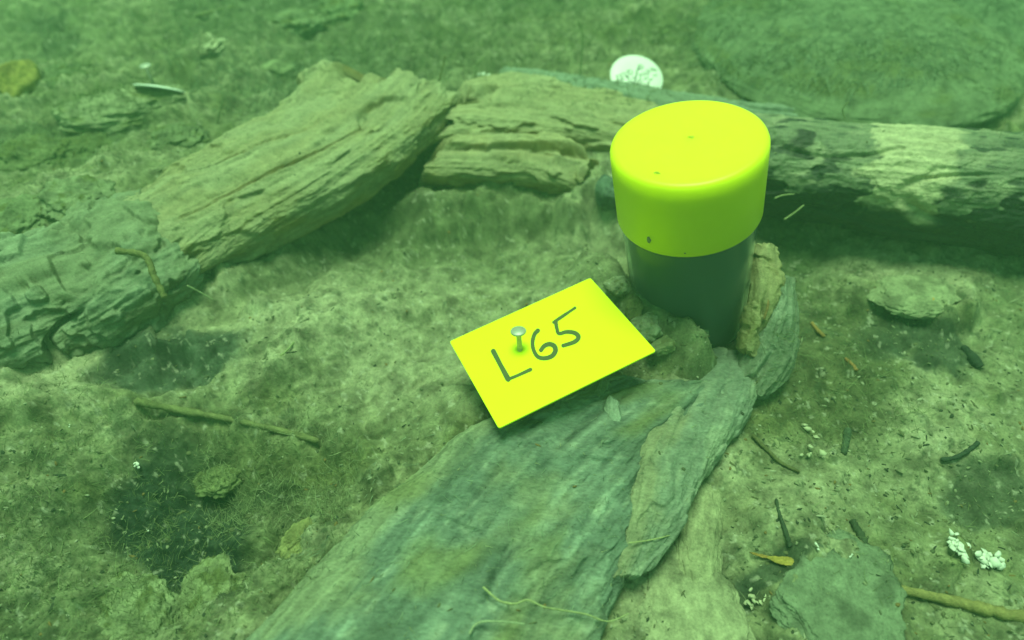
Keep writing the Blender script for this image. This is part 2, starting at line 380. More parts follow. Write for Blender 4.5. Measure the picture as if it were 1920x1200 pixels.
loft('weathered_timber', [
    (600, 160, 868, 185, .045, .036, .015), (560, 195, 815, 250, .043, .036, .016), (480, 245, 742, 312, .042, .033, .017),
    (380, 300, 628, 382, .040, .028, .018), (290, 345, 510, 448, .036, .022, .018), (215, 400, 400, 505, .032, .016, .018), (200, 440, 340, 525, .028, .012, .016)],
    760, 330, M_wood, wood_cols(PALE, (.22, .18, .07), siltw=.85, greyw=.45, darkw=.9), A=(.009, .0020, .0040, .0045), e=.66, seed=1, jag=.42, kx=5, ky=34, extra=big_extra,
    label='large pale split timber slanting from upper centre down to the left, broken end up', category='timber')
loft('weathered_timber', [
    (275, 365, 385, 530, .030, .010, .017), (180, 400, 330, 590, .034, .008, .024), (80, 450, 220, 650, .034, .006, .026), (-40, 500, 90, 700, .034, .004, .028), (-230, 580, -120, 800, .034, 0, .028)],
    560, 330, M_wood, wood_cols((.30, .34, .22), (.15, .16, .09), siltw=.7, greyw=.7, darkw=.8), A=(.010, .0024, .0050, .0048), extra=lambda i: .0060*i['fbm'](i['al']*30, i['wv']*32, i['hv']*32+70, 4), e=.75, seed=4, jag=.2, kx=14, ky=50, ends=(1, 0),
    label='grey-green crumbling timber running out of the left edge below the big pale one', category='timber')
loft('broken_timber', [
    (905, 155, 830, 262, .036, .030, .009), (950, 150, 870, 262, .037, .030, .010), (1040, 165, 960, 262, .036, .028, .011), (1130, 182, 1080, 268, .034, .026, .010), (1225, 205, 1200, 285, .032, .022, .009)],
    420, 220, M_wood, wood_cols(PALE, (.30, .24, .10), siltw=.9, greyw=.25), A=(.003, .0016, .0044, .0030), e=.6, seed=7, jag=.6, kx=7, ky=55,
    label='flaky pale timber with torn layers behind the block, running toward the yellow lid', category='timber')
loft('broken_timber', [
    (845, 262, 790, 335, .030, .012, .011), (900, 258, 850, 345, .031, .012, .012), (980, 262, 950, 352, .031, .012, .012), (1060, 275, 1040, 362, .030, .010, .012), (1120, 300, 1095, 368, .027, .008, .010)],
    420, 240, M_wood, wood_cols((.39, .37, .22), (.31, .24, .09), siltw=.85, greyw=.35), A=(.003, .0018, .0046, .0032), e=.5, seed=9, jag=.35, kx=7, ky=50,
    label='short broken block of pale timber with square left end, lying left of the yellow lid', category='timber')
loft('thin_log', [
    (935, 132, 945, 160, .036, .036, .006), (1030, 142, 1030, 176, .036, .036, .0075), (1130, 158, 1125, 195, .034, .034, .008), (1250, 178, 1250, 212, .032, .032, .0075), (1400, 198, 1400, 226, .030, .030, .006), (1520, 208, 1520, 228, .028, .028, .004)],
    420, 90, M_wood, wood_cols((.27, .33, .25), (.12, .13, .08), siltw=.8, greyw=.8), A=(.0025, .001, .001, .001), e=1, seed=12, jag=.3, kx=16, ky=60,
    label='thin dark green branch lying behind the broken timbers, in front of the white round tag', category='branch')

# right-hand log, charred underneath
def log_extra(i):
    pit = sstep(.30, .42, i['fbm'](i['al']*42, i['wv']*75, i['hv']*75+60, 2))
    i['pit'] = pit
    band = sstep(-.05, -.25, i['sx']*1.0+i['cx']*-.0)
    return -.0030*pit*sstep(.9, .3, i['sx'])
def log_cols(i):
    c = np.zeros(i['big'].shape+(3,))+np.array((.19, .21, .13))
    c = mixc(c, (.33, .33, .21), sstep(-.1, .4, i['fbm'](i['al']*35, i['wv']*70, i['hv']*70, 4)))
    c = mixc(c, (.07, .09, .055), .9*sstep(.05, .4, i['fbm'](i['al']*60+9, i['wv']*130, i['hv']*130, 4)))
    # silt dust lies on top
    # fresh pale strip where the bark is gone
    wob = i['fbm'](i['al']*40, i['hv']*80, i['wv']*80, 3)
    p = sstep(.335, .355, i['q']+.07*wob+.02*i['fine'])*sstep(.525, .50, i['q']+.05*wob+.02*i['fine'])
    gr = i['fbm'](i['al']*30+3, i['wv']*160, i['hv']*160, 4)
    ang = np.mod(np.pi-i['a'], 2*np.pi)  # 0 = far edge, pi/2 top, pi near edge, 3pi/2 underside
    p = p*sstep(np.pi*1.02, np.pi*.92, ang+.5*wob)*sstep(.1, .5, ang)
    c = mixc(c, (.56, .52, .32), np.clip(p*(.85+.3*i['fine']), 0, 1))
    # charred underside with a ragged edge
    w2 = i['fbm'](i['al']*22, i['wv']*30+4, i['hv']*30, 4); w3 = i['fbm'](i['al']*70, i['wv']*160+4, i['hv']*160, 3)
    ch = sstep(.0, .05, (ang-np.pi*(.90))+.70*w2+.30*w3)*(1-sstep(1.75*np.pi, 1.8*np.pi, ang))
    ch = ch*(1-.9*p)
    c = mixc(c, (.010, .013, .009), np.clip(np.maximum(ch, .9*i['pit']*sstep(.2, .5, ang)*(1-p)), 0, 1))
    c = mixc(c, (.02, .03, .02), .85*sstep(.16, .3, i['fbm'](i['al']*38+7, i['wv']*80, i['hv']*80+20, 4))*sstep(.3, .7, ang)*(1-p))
    return c*(1+.2*i['fine'][..., None]+.35*np.clip(i['fib2'], -.7, .7)[..., None])
big_log = empty('charred_log', V(1650, 330, .02), label='thick log behind the jar reaching the right edge, with pale bare strip and black underside', category='log')
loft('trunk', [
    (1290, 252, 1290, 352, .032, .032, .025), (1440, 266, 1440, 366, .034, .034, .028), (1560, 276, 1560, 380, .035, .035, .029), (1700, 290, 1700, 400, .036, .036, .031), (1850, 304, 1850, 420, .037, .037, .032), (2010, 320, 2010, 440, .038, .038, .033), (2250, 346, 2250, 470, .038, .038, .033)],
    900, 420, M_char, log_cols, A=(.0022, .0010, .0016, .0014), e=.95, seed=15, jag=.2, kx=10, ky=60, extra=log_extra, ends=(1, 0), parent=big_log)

# front grey slab the card lies on
def slab_cols(i):
    st = i['fbm'](i['al']*30, i['wv']*120, 2.0+0*i['al'], 5)
    c = np.zeros(i['big'].shape+(3,))+np.array((.15, .195, .15))
    c = mixc(c, (.25, .31, .235), sstep(-.05, .35, st))
    c = mixc(c, (.34, .39, .29), .8*sstep(.12, .4, i['fbm'](i['al']*60+3, i['wv']*160, 4.0+0*i['al'], 4)))
    c = mixc(c, (.05, .075, .055), .8*sstep(.12, .42, i['fbm'](i['al']*45+8, i['wv']*150, 14.0+0*i['al'], 4)))
    c = mixc(c, (.25, .27, .16), .85*sstep(.0, .35, i['fbm'](i['al']*18+33, i['wv']*26, 19.0+0*i['al'], 5)+.5*sstep(-.55, -.9, i['cx'])))
    c = mixc(c, (.09, .12, .085), .8*sstep(.0, .4, i['fbm'](i['al']*14+5, i['wv']*50, 6.0+0*i['al'], 4)))
    c = mixc(c, (.20, .22, .09), .7*sstep(.1, .5, i['fbm'](i['al']*22+15, i['wv']*32, 9.0+0*i['al'], 3)))
    o = sstep(.10, .16, i['wv']*8+.5*i['fbm'](i['al']*25, i['wv']*30, 1.0+0*i['al'], 3)*.5)*sstep(.60, .42, i['q'])*0
    return c*(1+.25*i['fine'][..., None]+.36*np.clip(i['fib2'], -.7, .7)[..., None]+.18*np.clip(i['fib'], -1, 1)[..., None])
loft('grey_slab', [
    (1100, 720, 1370, 745, .018, .006, .010), (1020, 745, 1335, 800, .018, .009, .011), (905, 800, 1270, 890, .016, .010, .012), (790, 880, 1210, 1000, .014, .008, .013),
    (660, 1000, 1160, 1110, .012, .004, .013), (540, 1130, 1100, 1230, .010, .0, .013), (400, 1300, 1000, 1400, .006, .0, .013)],
    620, 420, M_slab, slab_cols, A=(.0040, .0014, .0022, .0018), e=.62, seed=21, jag=.2, kx=9, ky=45, extra=lambda i: .0040*i['fbm'](i['al']*30, i['wv']*34, i['hv']*34+80, 4),
    label='broad grey-green grained timber slab running down to the bottom edge under the yellow card', category='timber slab')
def facet_cols(i):
    c = np.zeros(i['big'].shape+(3,))+np.array((.23, .27, .20))
    st = i['fbm'](i['al']*40, i['wv']*110, 2.0+0*i['al'], 4)
    c = mixc(c, (.33, .37, .26), sstep(0, .35, st)); c = mixc(c, (.10, .12, .08), .7*sstep(.1, -.3, i['g1']))
    o = sstep(.30, .50, i['a']/np.pi+.25*i['fbm'](i['al']*30, i['wv']*40, 1.0+0*i['al'], 4))
    o = sstep(-.25, .3, -i['cx']-.30+.8*i['fbm'](i['al']*35, i['wv']*60, 7.0+0*i['al'], 4))
    c = mixc(c, (.30, .28, .15), .6*o)
    return c*(1+.25*i['fine'][..., None])
loft('split_timber', [
    (1255, 690, 1395, 680, .006, .000, .010), (1235, 715, 1412, 720, .010, .003, .011), (1200, 765, 1398, 780, .014, .005, .012), (1185, 830, 1350, 850, .015, .006, .012), (1180, 910, 1300, 925, .014, .006, .011),
    (1165, 1000, 1250, 1000, .012, .003, .010), (1140, 1090, 1195, 1075, .008, .002, .006)],
    460, 260, M_slab, facet_cols, A=(.0035, .0014, .0022, .0014), e=.6, seed=25, jag=.3, kx=10, ky=60,
    label='split timber with ochre broken face pointing down from the foot of the jar', category='timber')
def stake_cols(i):
    c = np.zeros(i['big'].shape+(3,))+np.array((.19, .22, .15))
    c = mixc(c, (.30, .34, .25), sstep(-.1, .35, i['fbm'](i['al']*25, i['wv']*200, i['hv']*200, 3)))
    c = mixc(c, (.07, .085, .05), .8*sstep(.2, -.35, i['g1']))
    return c*(1+.2*i['fine'][..., None])
stake = empty('split_stake', V(1440, 620, .01), label='grey fibrous wood stake against the right side of the jar, ochre inner face', category='stake')
loft('bark_side', [
    (1430, 530, 1478, 525, .046, .040, .005), (1425, 585, 1488, 585, .036, .030, .007), (1408, 640, 1482, 650, .024, .018, .009), (1388, 695, 1462, 710, .014, .008, .009), (1385, 735, 1430, 750, .008, .004, .006)],
    420, 160, M_wood, stake_cols, A=(.0025, .0022, .0015, .0015), e=.8, seed=31, jag=.6, kx=14, ky=110, parent=stake)
loft('inner_face', [
    (1422, 458, 1440, 462, .056, .054, .003), (1416, 490, 1452, 498, .053, .049, .004), (1412, 540, 1456, 546, .047, .043, .005), (1404, 600, 1432, 606, .036, .032, .005), (1390, 660, 1408, 675, .022, .018, .004)],
    300, 110, M_wood, wood_cols((.36, .34, .19), (.31, .26, .11), siltw=.7, greyw=.15), A=(.0025, .001, .0026, .0014), e=.7, seed=33, jag=.4, kx=20, ky=70, parent=stake)

# ------------------------------------------------------------------ stones
def rock(name, px, py, r, rot, seed, colr, sink=.35, z=None, rough=.10, planes=11, flat=1.0, mat=None, n=40, lean=(0, 0), patch=None, **props):
    rs = np.random.RandomState(seed)
    th = np.linspace(0, np.pi, n)[:, None]; ph = np.linspace(0, 2*np.pi, 2*n, endpoint=False)[None]
    d = np.stack([np.sin(th)*np.cos(ph), np.sin(th)*np.sin(ph), np.cos(th)+0*ph], -1)
    rad = np.full(d.shape[:2], 1.15)
    for k in range(planes):
        nn = rs.normal(size=3); nn /= np.linalg.norm(nn); o = rs.uniform(.68, .95)
        dn = d@nn; rad = np.where(dn > .05, np.minimum(rad, o/np.maximum(dn, .05)), rad)
    rad = rad*(1+rough*fbm(d[..., 0]*2.2+seed, d[..., 1]*2.2, d[..., 2]*2.2, 5)*1.5+rough*.35*ridged(d[..., 0]*6+seed, d[..., 1]*6, d[..., 2]*6, 3))
    co = d*rad[..., None]*np.array(r)
    Mr = np.array(Matrix.Rotation(lean[0], 3, 'X') @ Matrix.Rotation(lean[1], 3, 'Y') @ Matrix.Rotation(rot, 3, 'Z'))
    co = co@Mr.T
    p = on_ground(px, py) if z is None else V(px, py, z)
    up = (r[2]*(1-2*sink)) if z is None else 0
    if z is None:
        p = on_ground(px, py, lift=r[2]*(.5-sink)); 
    c = np.zeros(co.shape)+np.array(colr)
    c = c*(1+.35*fbm(d[..., 0]*4, d[..., 1]*4, d[..., 2]*4+seed, 4)[..., None])
    c = c*(1-.40*sstep(.0, .35, fbm(co[..., 0]*75+px*.01, co[..., 1]*75, co[..., 2]*75, 4)))[..., None]*(1+.4*np.clip(fbm(co[..., 0]*260+3, co[..., 1]*260, co[..., 2]*260+px, 4), -.8, .8))[..., None]
    if patch is not None: c = mixc(c, patch, sstep(.0, .3, fbm(d[..., 0]*2.5+5, d[..., 1]*2.5, d[..., 2]*2.5+seed, 4)))
    o = link(name, grid_mesh(name, co[:, ::-1], c[:, ::-1], True), mat or M_stone, **props); o.location = p
    return o
R_ = math.radians
rock('flat_stone', 225, 205, (.052, .026, .011), R_(4), 3, (.33, .35, .21), sink=.25, rough=.16, n=90, mat=M_ground, planes=5, label='flat pale stone under the edge-on round tag at upper left', category='stone', patch=(.26, .28, .13))
rock('boulder', 1600, 80, (.110, .125, .018), R_(-30), 8, (.19, .235, .135), sink=.52, rough=.035, n=120, planes=0, mat=M_ground, label='large grey-green boulder coated with fine algae, behind the log at upper right', category='boulder', patch=(.15, .18, .08))
rock('boulder', 1900, 60, (.055, .07, .022), R_(20), 18, (.17, .22, .13), sink=.5, rough=.05, n=70, planes=0, mat=M_ground, label='olive boulder partly cut off by the top right corner', category='boulder')
rock('flat_stone', 1575, 1130, (.026, .022, .004), R_(35), 29, (.20, .24, .155), sink=.50, rough=.16, n=90, mat=M_ground, planes=6, label='flat blue-grey stone at the bottom edge beside the orange leaf', category='stone')
rock('silt_crust', 1290, 1170, (.020, .028, .003), R_(10), 41, (.38, .38, .23), sink=.45, rough=.15, n=90, mat=M_ground, planes=5, label='pale silt crust with ragged right edge at the bottom, right of the slab', category='silt crust')
rock('silt_crust', 1320, 960, (.010, .038, .003), R_(-14), 47, (.36, .36, .21), sink=.45, rough=.15, n=90, mat=M_ground, planes=5, label='long pale silt crust along the right side of the split timber', category='silt crust')
rock('pebble', 1303, 627, (.0068, .0055, .0022), R_(-30), 51, (.42, .43, .27), z=.027, rough=.12, lean=(R_(35), R_(10)), label='small flat pale pebble leaning on the jar just above the silt', category='pebble')
for k, (px, py, s, z, cc, lab, shp) in enumerate([
    (1160, 540, .0068, .026, (.42, .42, .27), 'pale glinting pebble between the top corner of the card and the jar', (1, .8, .75)),
    (1190, 572, .0062, .025, (.20, .20, .09), 'olive brown angular chunk against the right edge of the card', (1.3, .8, .6)),
    (1222, 556, .0060, .025, (.30, .33, .20), 'grey-green angular chunk touching the left foot of the jar', (1.1, .9, .8)),
    (1215, 612, .0072, .024, (.36, .38, .25), 'largest pale rubble chunk right of the card', (1, 1, .7)),
    (1262, 606, .0060, .024, (.30, .31, .17), 'rubble chunk in front of the jar, left of the flat pale pebble', (1, .9, .8)),
    (1240, 650, .0062, .022, (.29, .31, .16), 'rubble chunk just right of the lower right card corner', (1.2, .8, .7)),
    (1192, 505, .0050, .028, (.33, .34, .20), 'small rubble chunk at the left foot of the jar under the lid', (1, .9, .8))]):
    rock('rubble_chunk', px, py, tuple(s*a for a in shp), k*1.3, 60+k, cc, sink=.1, rough=.2, n=36, label=lab, category='stone chunk', group='rubble between card and jar', patch=(.22, .22, .1))
rock('stone_flake', 1150, 775, (.0040, .0085, .0028), R_(-12), 81, (.30, .36, .27), z=.026, rough=.1, lean=(R_(20), 0), label='elongated grey stone flake just below the card on the slab', category='stone flake')
rock('stone_flake', 1128, 735, (.0030, .0065, .0024), R_(-20), 83, (.22, .27, .18), z=.026, rough=.1, label='small dark stone flake tucked under the lower edge of the card', category='stone flake')
rock('stone', 25, 150, (.014, .020, .014), 0, 91, (.42, .36, .10), sink=.3, rough=.08, n=50, label='yellowish stone at the left edge near the top', category='stone')
rock('stone', 1145, 362, (.008, .010, .011), R_(20), 93, (.16, .22, .17), z=.022, rough=.08, label='dark grey angular stone peeking out left of the lid', category='stone')
rock('stone', 560, 1015, (.006, .010, .004), R_(-40), 95, (.32, .32, .13), sink=.4, rough=.35, mat=M_ground, label='yellowish lump beside the left edge of the slab near the bottom', category='stone')
rock('stone', 1715, 555, (.022, .014, .005), R_(10), 97, (.32, .34, .20), sink=.65, rough=.15, n=80, mat=M_ground, planes=2, label='pale silty lump in front of the log right of the stake', category='stone')
rock('stone', 520, 130, (.012, .010, .006), R_(10), 99, (.30, .34, .18), sink=.3, rough=.1, label='small round dull green stone above the pale timber near the top', category='stone')
for k, (px, py, s, cc, lab) in enumerate([
    (60, 300, .020, (.20, .23, .11), 'mossy lump at the left edge below the flat stone'),
    (170, 285, .016, (.15, .18, .08), 'dark mossy lump below the flat stone'),
    (330, 265, .014, (.22, .25, .14), 'mossy lump between flat stone and pale timber'),
    (150, 380, .018, (.26, .29, .17), 'pale mossy lump above the crumbling left timber'),
    (40, 420, .018, (.22, .26, .14), 'mossy lump at the left edge above the crumbling timber'),
    (560, 45, .018, (.24, .28, .16), 'algae-covered lump near the top edge left of centre'),
    (640, 20, .020, (.22, .27, .14), 'algae-covered lump touching the top edge left of centre'),
    (120, 150, .016, (.20, .24, .13), 'algae-covered lump at upper left above the flat stone'),
    (250, 1160, .014, (.30, .33, .18), 'pale silty lump at the bottom edge below the dark hollow'),
    (400, 1110, .012, (.28, .31, .16), 'silty lump between the dark hollow and the slab'),
    (410, 900, .008, (.22, .25, .11), 'small olive lump inside the dark hollow')]):
    rock('mossy_lump', px, py, (s*1.15, s*.95, s*.5), k*1.9, 120+k, cc, sink=.6, rough=.26, n=70, planes=1, mat=M_ground, label=lab, category='lump', group='silty and mossy lumps', patch=(.14, .16, .06))

# ------------------------------------------------------------------ specimen jar
q = dict(px=1289.56, py=261.97, D=.30106, t=(-.199, -.014))
d0 = ray(np.float64(q['px']), np.float64(q['py'])); d0 = d0/np.linalg.norm(d0)
top = Vector((0, 0, CZ))+Vector(d0.tolist())*q['D']
axv = Vector((q['t'][0], q['t'][1], 1)).normalized()
def lathe(name, prof, mat, origin, axis, parent, seg=96, cap0=True, cap1=True, **props):
    rot = axis.to_track_quat('Z', 'Y').to_matrix()
    a = np.linspace(0, 2*np.pi, seg, endpoint=False); prof = np.array(prof)
    co = np.stack([prof[:, :1]*np.cos(a), prof[:, :1]*np.sin(a), prof[:, 1:]+0*a], -1)
    co = co@np.array(rot).T
    o = link(name, grid_mesh(name, co, None, True), mat, **props)
    o.location = origin
    if parent: o.parent = parent; o.location = Vector(origin)-Vector(parent.location)
    return o
base = top-axv*.128
jar = empty('specimen_jar', base, label='clear jar of dark sediment with a wide bright yellow screw lid, standing in the silt', category='jar')
capprof = [(.0001, .0378), (.010, .0378), (.020, .0378), (.0270, .0378), (.0290, .03782), (.0300, .0378), (.0306, .03775), (.0315, .0375), (.0324, .0368), (.0329, .0355), (.0330, .0335), (.0328, .018), (.0326, .0012), (.0323, .0003), (.0316, 0), (.0308, .0006), (.0307, .030), (.0001, .031)]
lathe('lid', capprof[::-1], M_yellow, top-axv*.0377, axv, jar, seg=160)
lathe('wall', [(.0001, 0), (.0255, 0), (.0276, .0012), (.0284, .020), (.0300, .060), (.0311, .088), (.0311, .0895), (.0304, .0905), (.0303, .1185), (.0292, .1185), (.0298, .088), (.0288, .060), (.0272, .020), (.0250, .003), (.0001, .003)][::-1], M_jar, base, axv, jar, seg=128)
lathe('contents', [(.0001, .0035), (.0246, .0035), (.0264, .02), (.0279, .06), (.0289, .086), (.0289, .0885), (.0001, .0905)][::-1], M_content, base, axv, jar, seg=96)
# nicks and moulding marks on the lid
e1 = axv.cross(Vector((0, 1, 0))).normalized(); e2 = axv.cross(e1)
M_mark = mat_plain('lid_mark', (.30, .38, .02), .6, .2, var=.2); M_dirt = mat_plain('dirt', (.20, .20, .12), .8, .2, var=.3)
def hit_plane(px, py, p0, n):
    r = Vector(ray(np.float64(px), np.float64(py)).tolist()); o = Vector((0, 0, CZ)); t = (p0-o).dot(n)/r.dot(n); return o+r*t
def hit_cyl(px, py, R):
    r = Vector(ray(np.float64(px), np.float64(py)).tolist()); o = Vector((0, 0, CZ))-top
    rp = r-axv*r.dot(axv); op = o-axv*o.dot(axv); a = rp.dot(rp); b = 2*rp.dot(op); c = op.dot(op)-R*R
    t = (-b-math.sqrt(b*b-4*a*c))/2/a; P_ = o+r*t; return top+P_, (P_-axv*P_.dot(axv)).normalized()
def blob(name, p, n, rx, ry, h, mat, parent, seed=0, rot=0):
    """small irregular raised blob lying on a surface"""
    rs = random.Random(seed); bm = bmesh.new(); t1 = n.cross(Vector((0, .3, 1))).normalized(); t2 = n.cross(t1)
    c, s = math.cos(rot), math.sin(rot); t1, t2 = t1*c+t2*s, t2*c-t1*s
    ring = []; N = 14; k_ = [rs.uniform(.75, 1.2) for _ in range(N)]
    for lv, hh in ((1, 0), (.8, .7), (.4, 1)):
        ring.append([bm.verts.new(p+t1*(rx*lv*k_[i]*math.cos(i*2*math.pi/N))+t2*(ry*lv*k_[i]*math.sin(i*2*math.pi/N))+n*(h*hh)) for i in range(N)])
    for a_, b_ in zip(ring[:-1], ring[1:]):
        for i in range(N): bm.faces.new((a_[i], a_[(i+1) % N], b_[(i+1) % N], b_[i]))
    bm.faces.new(ring[-1]); me = bpy.data.meshes.new(name); bm.normal_update(); bm.to_mesh(me); bm.free()
    for f in me.polygons: f.use_smooth = True
    o = link(name, me, mat); return put(o, parent)
blob('moulding_mark', hit_plane(1232, 325, top, axv)+axv*.0002, axv, .0014, .0007, .0002, M_mark, jar, 1)
blob('moulding_mark', hit_plane(1296, 258, top, axv)+axv*.0002, axv, .0012, .0009, .0003, M_yellow, jar, 2)
p_, n_ = hit_cyl(1217, 450, .0327); blob('dirt_speck', p_, n_, .0011, .0018, .0007, M_dirt, jar, 3)
p_, n_ = hit_cyl(1284, 475, .0327); blob('dirt_speck', p_, n_, .0004, .0004, .0002, M_dirt, jar, 4)

# ------------------------------------------------------------------ yellow card with handwriting
cpx = [(843, 640), (1107, 521), (1230, 658), (935, 803)]
rr = ray(np.array([c[0] for c in cpx], float), np.array([c[1] for c in cpx], float))
u_, s_, v_ = np.linalg.svd(np.array([rr[0], -rr[1], rr[2], -rr[3]]).T); dep = v_[-1]/v_[-1][0]
K = (.034-CZ)/(rr[0][2]); K *= 1.0
corners = [Vector((rr[i]*dep[i]*K).tolist())+Vector((0, 0, CZ)) for i in range(4)]
cn = (corners[1]-corners[0]).cross(corners[3]-corners[0]).normalized(); cn = cn if cn.z > 0 else -cn
card = empty('number_card', sum(corners, Vector())/4, label='bright yellow card hand-lettered L65, pinned flat on the silt below the jar', category='number card')
def card_mesh():
    bm = bmesh.new(); N = 24; R0 = .0012
    # outline with tiny rounded corners and a slight curl
    out = []
    for i in range(4):
        c = corners[i]; a = (corners[i-1]-c).normalized(); b = (corners[(i+1) % 4]-c).normalized()
        p0 = c+a*R0; p1 = c+b*R0
        for t in (0, .33, .67, 1): out.append((p0*(1-t)**2+c*2*t*(1-t)+p1*t*t))
    tv = [bm.verts.new(p) for p in out]; bv = [bm.verts.new(p-cn*.0007) for p in out]
    bm.faces.new(tv); bm.faces.new(bv[::-1])
    for i in range(len(tv)): bm.faces.new((tv[i], bv[i], bv[(i+1) % len(tv)], tv[(i+1) % len(tv)]))
    bmesh.ops.recalc_face_normals(bm, faces=bm.faces)
    me = bpy.data.meshes.new('card_sheet'); bm.to_mesh(me); bm.free(); return me
put(link('card_sheet', card_mesh(), M_card), card)
def smooth_poly(pts, n=8):
    pts = [np.array(p, float) for p in pts]; out = []
    for i in range(len(pts)-1):
        p0 = pts[max(i-1, 0)]; p1 = pts[i]; p2 = pts[i+1]; p3 = pts[min(i+2, len(pts)-1)]
        for k in range(n):
            t = k/n; out.append(.5*((2*p1)+(-p0+p2)*t+(2*p0-5*p1+4*p2-p3)*t**2+(-p0+3*p1-3*p2+p3)*t**3))
    out.append(pts[-1]); return out
def stroke(name, paths, p0, n, mat, parent, lift, smooth=True):
    """paths: list of (points px, width px) -> one mesh of flat ribbons with rounded ends on a plane"""
    bm = bmesh.new()
    for li, (pts, w) in enumerate(paths):
        pp = smooth_poly(pts) if smooth and len(pts) > 2 else [np.array(p, float) for p in pts]
        Lr = []
        for i, p in enumerate(pp):
            a = pp[max(i-1, 0)]; b = pp[min(i+1, len(pp)-1)]; d = b-a; d = d/(np.linalg.norm(d)+1e-9)
            nn = np.array([-d[1], d[0]]); ww = w/2*(w_var(i/len(pp)))
            Lr.append((p+nn*ww, p-nn*ww))
        def W3(q): return hit_plane(q[0], q[1], p0, n)+n*(lift+.00001*li)
        vv = [(bm.verts.new(W3(a)), bm.verts.new(W3(b))) for a, b in Lr]
        for a, b in zip(vv[:-1], vv[1:]): bm.faces.new((a[0], a[1], b[1], b[0]))
        for (vA, vB), p, o_ in ((vv[0], pp[0], pp[1]), (vv[-1], pp[-1], pp[-2])):
            d = p-o_; d = d/(np.linalg.norm(d)+1e-9)
            nn = np.array([-d[1], d[0]]); w2 = w/2*w_var(0)
            arc = [bm.verts.new(W3(p+nn*w2*math.cos(t)+d*w2*math.sin(t))+n*.000004) for t in np.linspace(0, math.pi, 9)]
            bm.faces.new(arc)
    bmesh.ops.recalc_face_normals(bm, faces=bm.faces)
    for f in bm.faces:
        if f.normal.dot(n) < 0: f.normal_flip()
    me = bpy.data.meshes.new(name); bm.to_mesh(me); bm.free()
    return put(link(name, me, mat), parent)
def w_var(t): return 1.0-.12*math.sin(t*7)
Z = lambda L: [(830+x/4, 510+y/4) for x, y in L]
cp0 = corners[0]
stroke('written_letter', [(Z([(380, 595), (436, 702), (492, 806)]), 9.4), (Z([(490, 806), (560, 778), (660, 732)]), 6.2)], cp0, cn, M_ink, card, .00008, False)
stroke('written_digit', [(Z([(714, 440), (688, 470), (674, 530), (684, 590), (714, 636), (762, 648), (818, 632), (846, 592), (836, 556), (800, 542), (762, 556), (738, 586)]), 8.2)], cp0, cn, M_ink, card, .00008)
stroke('written_digit', [(Z([(992, 270), (930, 312), (832, 378)]), 5.6), (Z([(848, 375), (856, 420), (872, 462), (930, 450), (990, 458), (1019, 488), (990, 524), (905, 553)]), 7.6)], cp0, cn, M_ink, card, .00008)

# nails
def nail(px, py, hpx, hpy, p_foot, axis_len, head_r, label, lean):
    """shank from foot (on a sheet) up to a flat head"""
    n = empty('nail', p_foot, label=label, category='nail', group='nails')
    ax_ = lean.normalized()
    put(lathe('shank', [(.0001, -.010), (.0011, -.006), (.0012, axis_len-.0006), (.0018, axis_len), (.0001, axis_len)][::-1], M_steel, p_foot, ax_, None, seg=20), n)
    put(lathe('head', [(.0001, 0), (head_r*.96, 0), (head_r, .0003), (head_r, .0007), (head_r*.95, .0010), (.0001, .0011)][::-1], M_steel, p_foot+ax_*axis_len, ax_, None, seg=36), n)
    return n
foot = hit_plane(975, 656, cp0, cn)
# head centre lies on the pixel ray of the head at the nail's length
hr = Vector(ray(np.float64(972), np.float64(623)).tolist()).normalized()
hd = foot-Vector((0, 0, CZ)); tbest = hd.dot(hr)-.006; headp = Vector((0, 0, CZ))+hr*tbest
nail(0, 0, 0, 0, foot, (headp-foot).length, .0035, 'steel nail with flat head standing in the yellow card beside the 6', headp-foot)

# ------------------------------------------------------------------ round tags
def disc_thing(name, ctr, n, R, label, cat, thick=.0012, hole=False, ell=1.0, dish=0):
    e = empty(name, ctr, label=label, category=cat)
    prof = [(.0001, -thick), (R*.98, -thick-dish), (R, -thick*.6-dish), (R, -thick*.3-dish), (R*.985, -dish), (R*.6, -dish*.36), (.0001, 0)]
    put(lathe('tag_disc', prof, M_tag, ctr, n, None, seg=80), e)
    return e
tn = Vector((.10, -.42, .90)).normalized()
tc = V(1194, 144, .034)
tag = disc_thing('round_tag', tc, tn, .0203, 'white round tag with small dark handwriting, leaning behind the thin branch above the lid', 'tag')
Y9 = lambda L: [(1100+x/9.6, 90+y/9.6) for x, y in L]
stroke('writing', [(Y9(L), w*1.35) for L, w in [
    ([(840, 655), (880, 560), (905, 420), (940, 335)], 2.0), ([(935, 310), (990, 315), (1022, 350), (960, 382), (935, 370)], 1.6),
    ([(730, 412), (785, 398), (832, 448), (790, 482), (745, 455), (730, 412)], 1.5), ([(640, 462), (690, 450), (695, 500), (745, 545)], 1.5),
    ([(575, 500), (615, 482), (640, 505), (612, 528), (660, 545), (640, 570), (600, 572)], 1.5), ([(535, 495), (572, 605)], 1.5),
    ([(725, 500), (755, 550)], 1.8), ([(980, 470), (1040, 522), (1005, 440), (1072, 500), (1040, 428), (1112, 482)], 1.4),
    ([(1080, 402), (1142, 445), (1130, 380), (1192, 424), (1160, 358), (1225, 400), (1255, 402)], 1.7),
    ([(1200, 502), (1262, 490)], 1.4), ([(1035, 572), (1105, 528)], 1.4), ([(920, 592), (975, 560), (950, 470)], 1.4), ([(765, 585), (830, 612), (770, 642)], 1.5),
    ([(990, 590), (972, 662)], 1.3), ([(1100, 620), (1092, 680)], 1.3), ([(1120, 590), (1180, 560)], 1.6), ([(820, 545), (860, 530)], 1.3)]], tc, tn, M_tagink, tag, .00010, False)
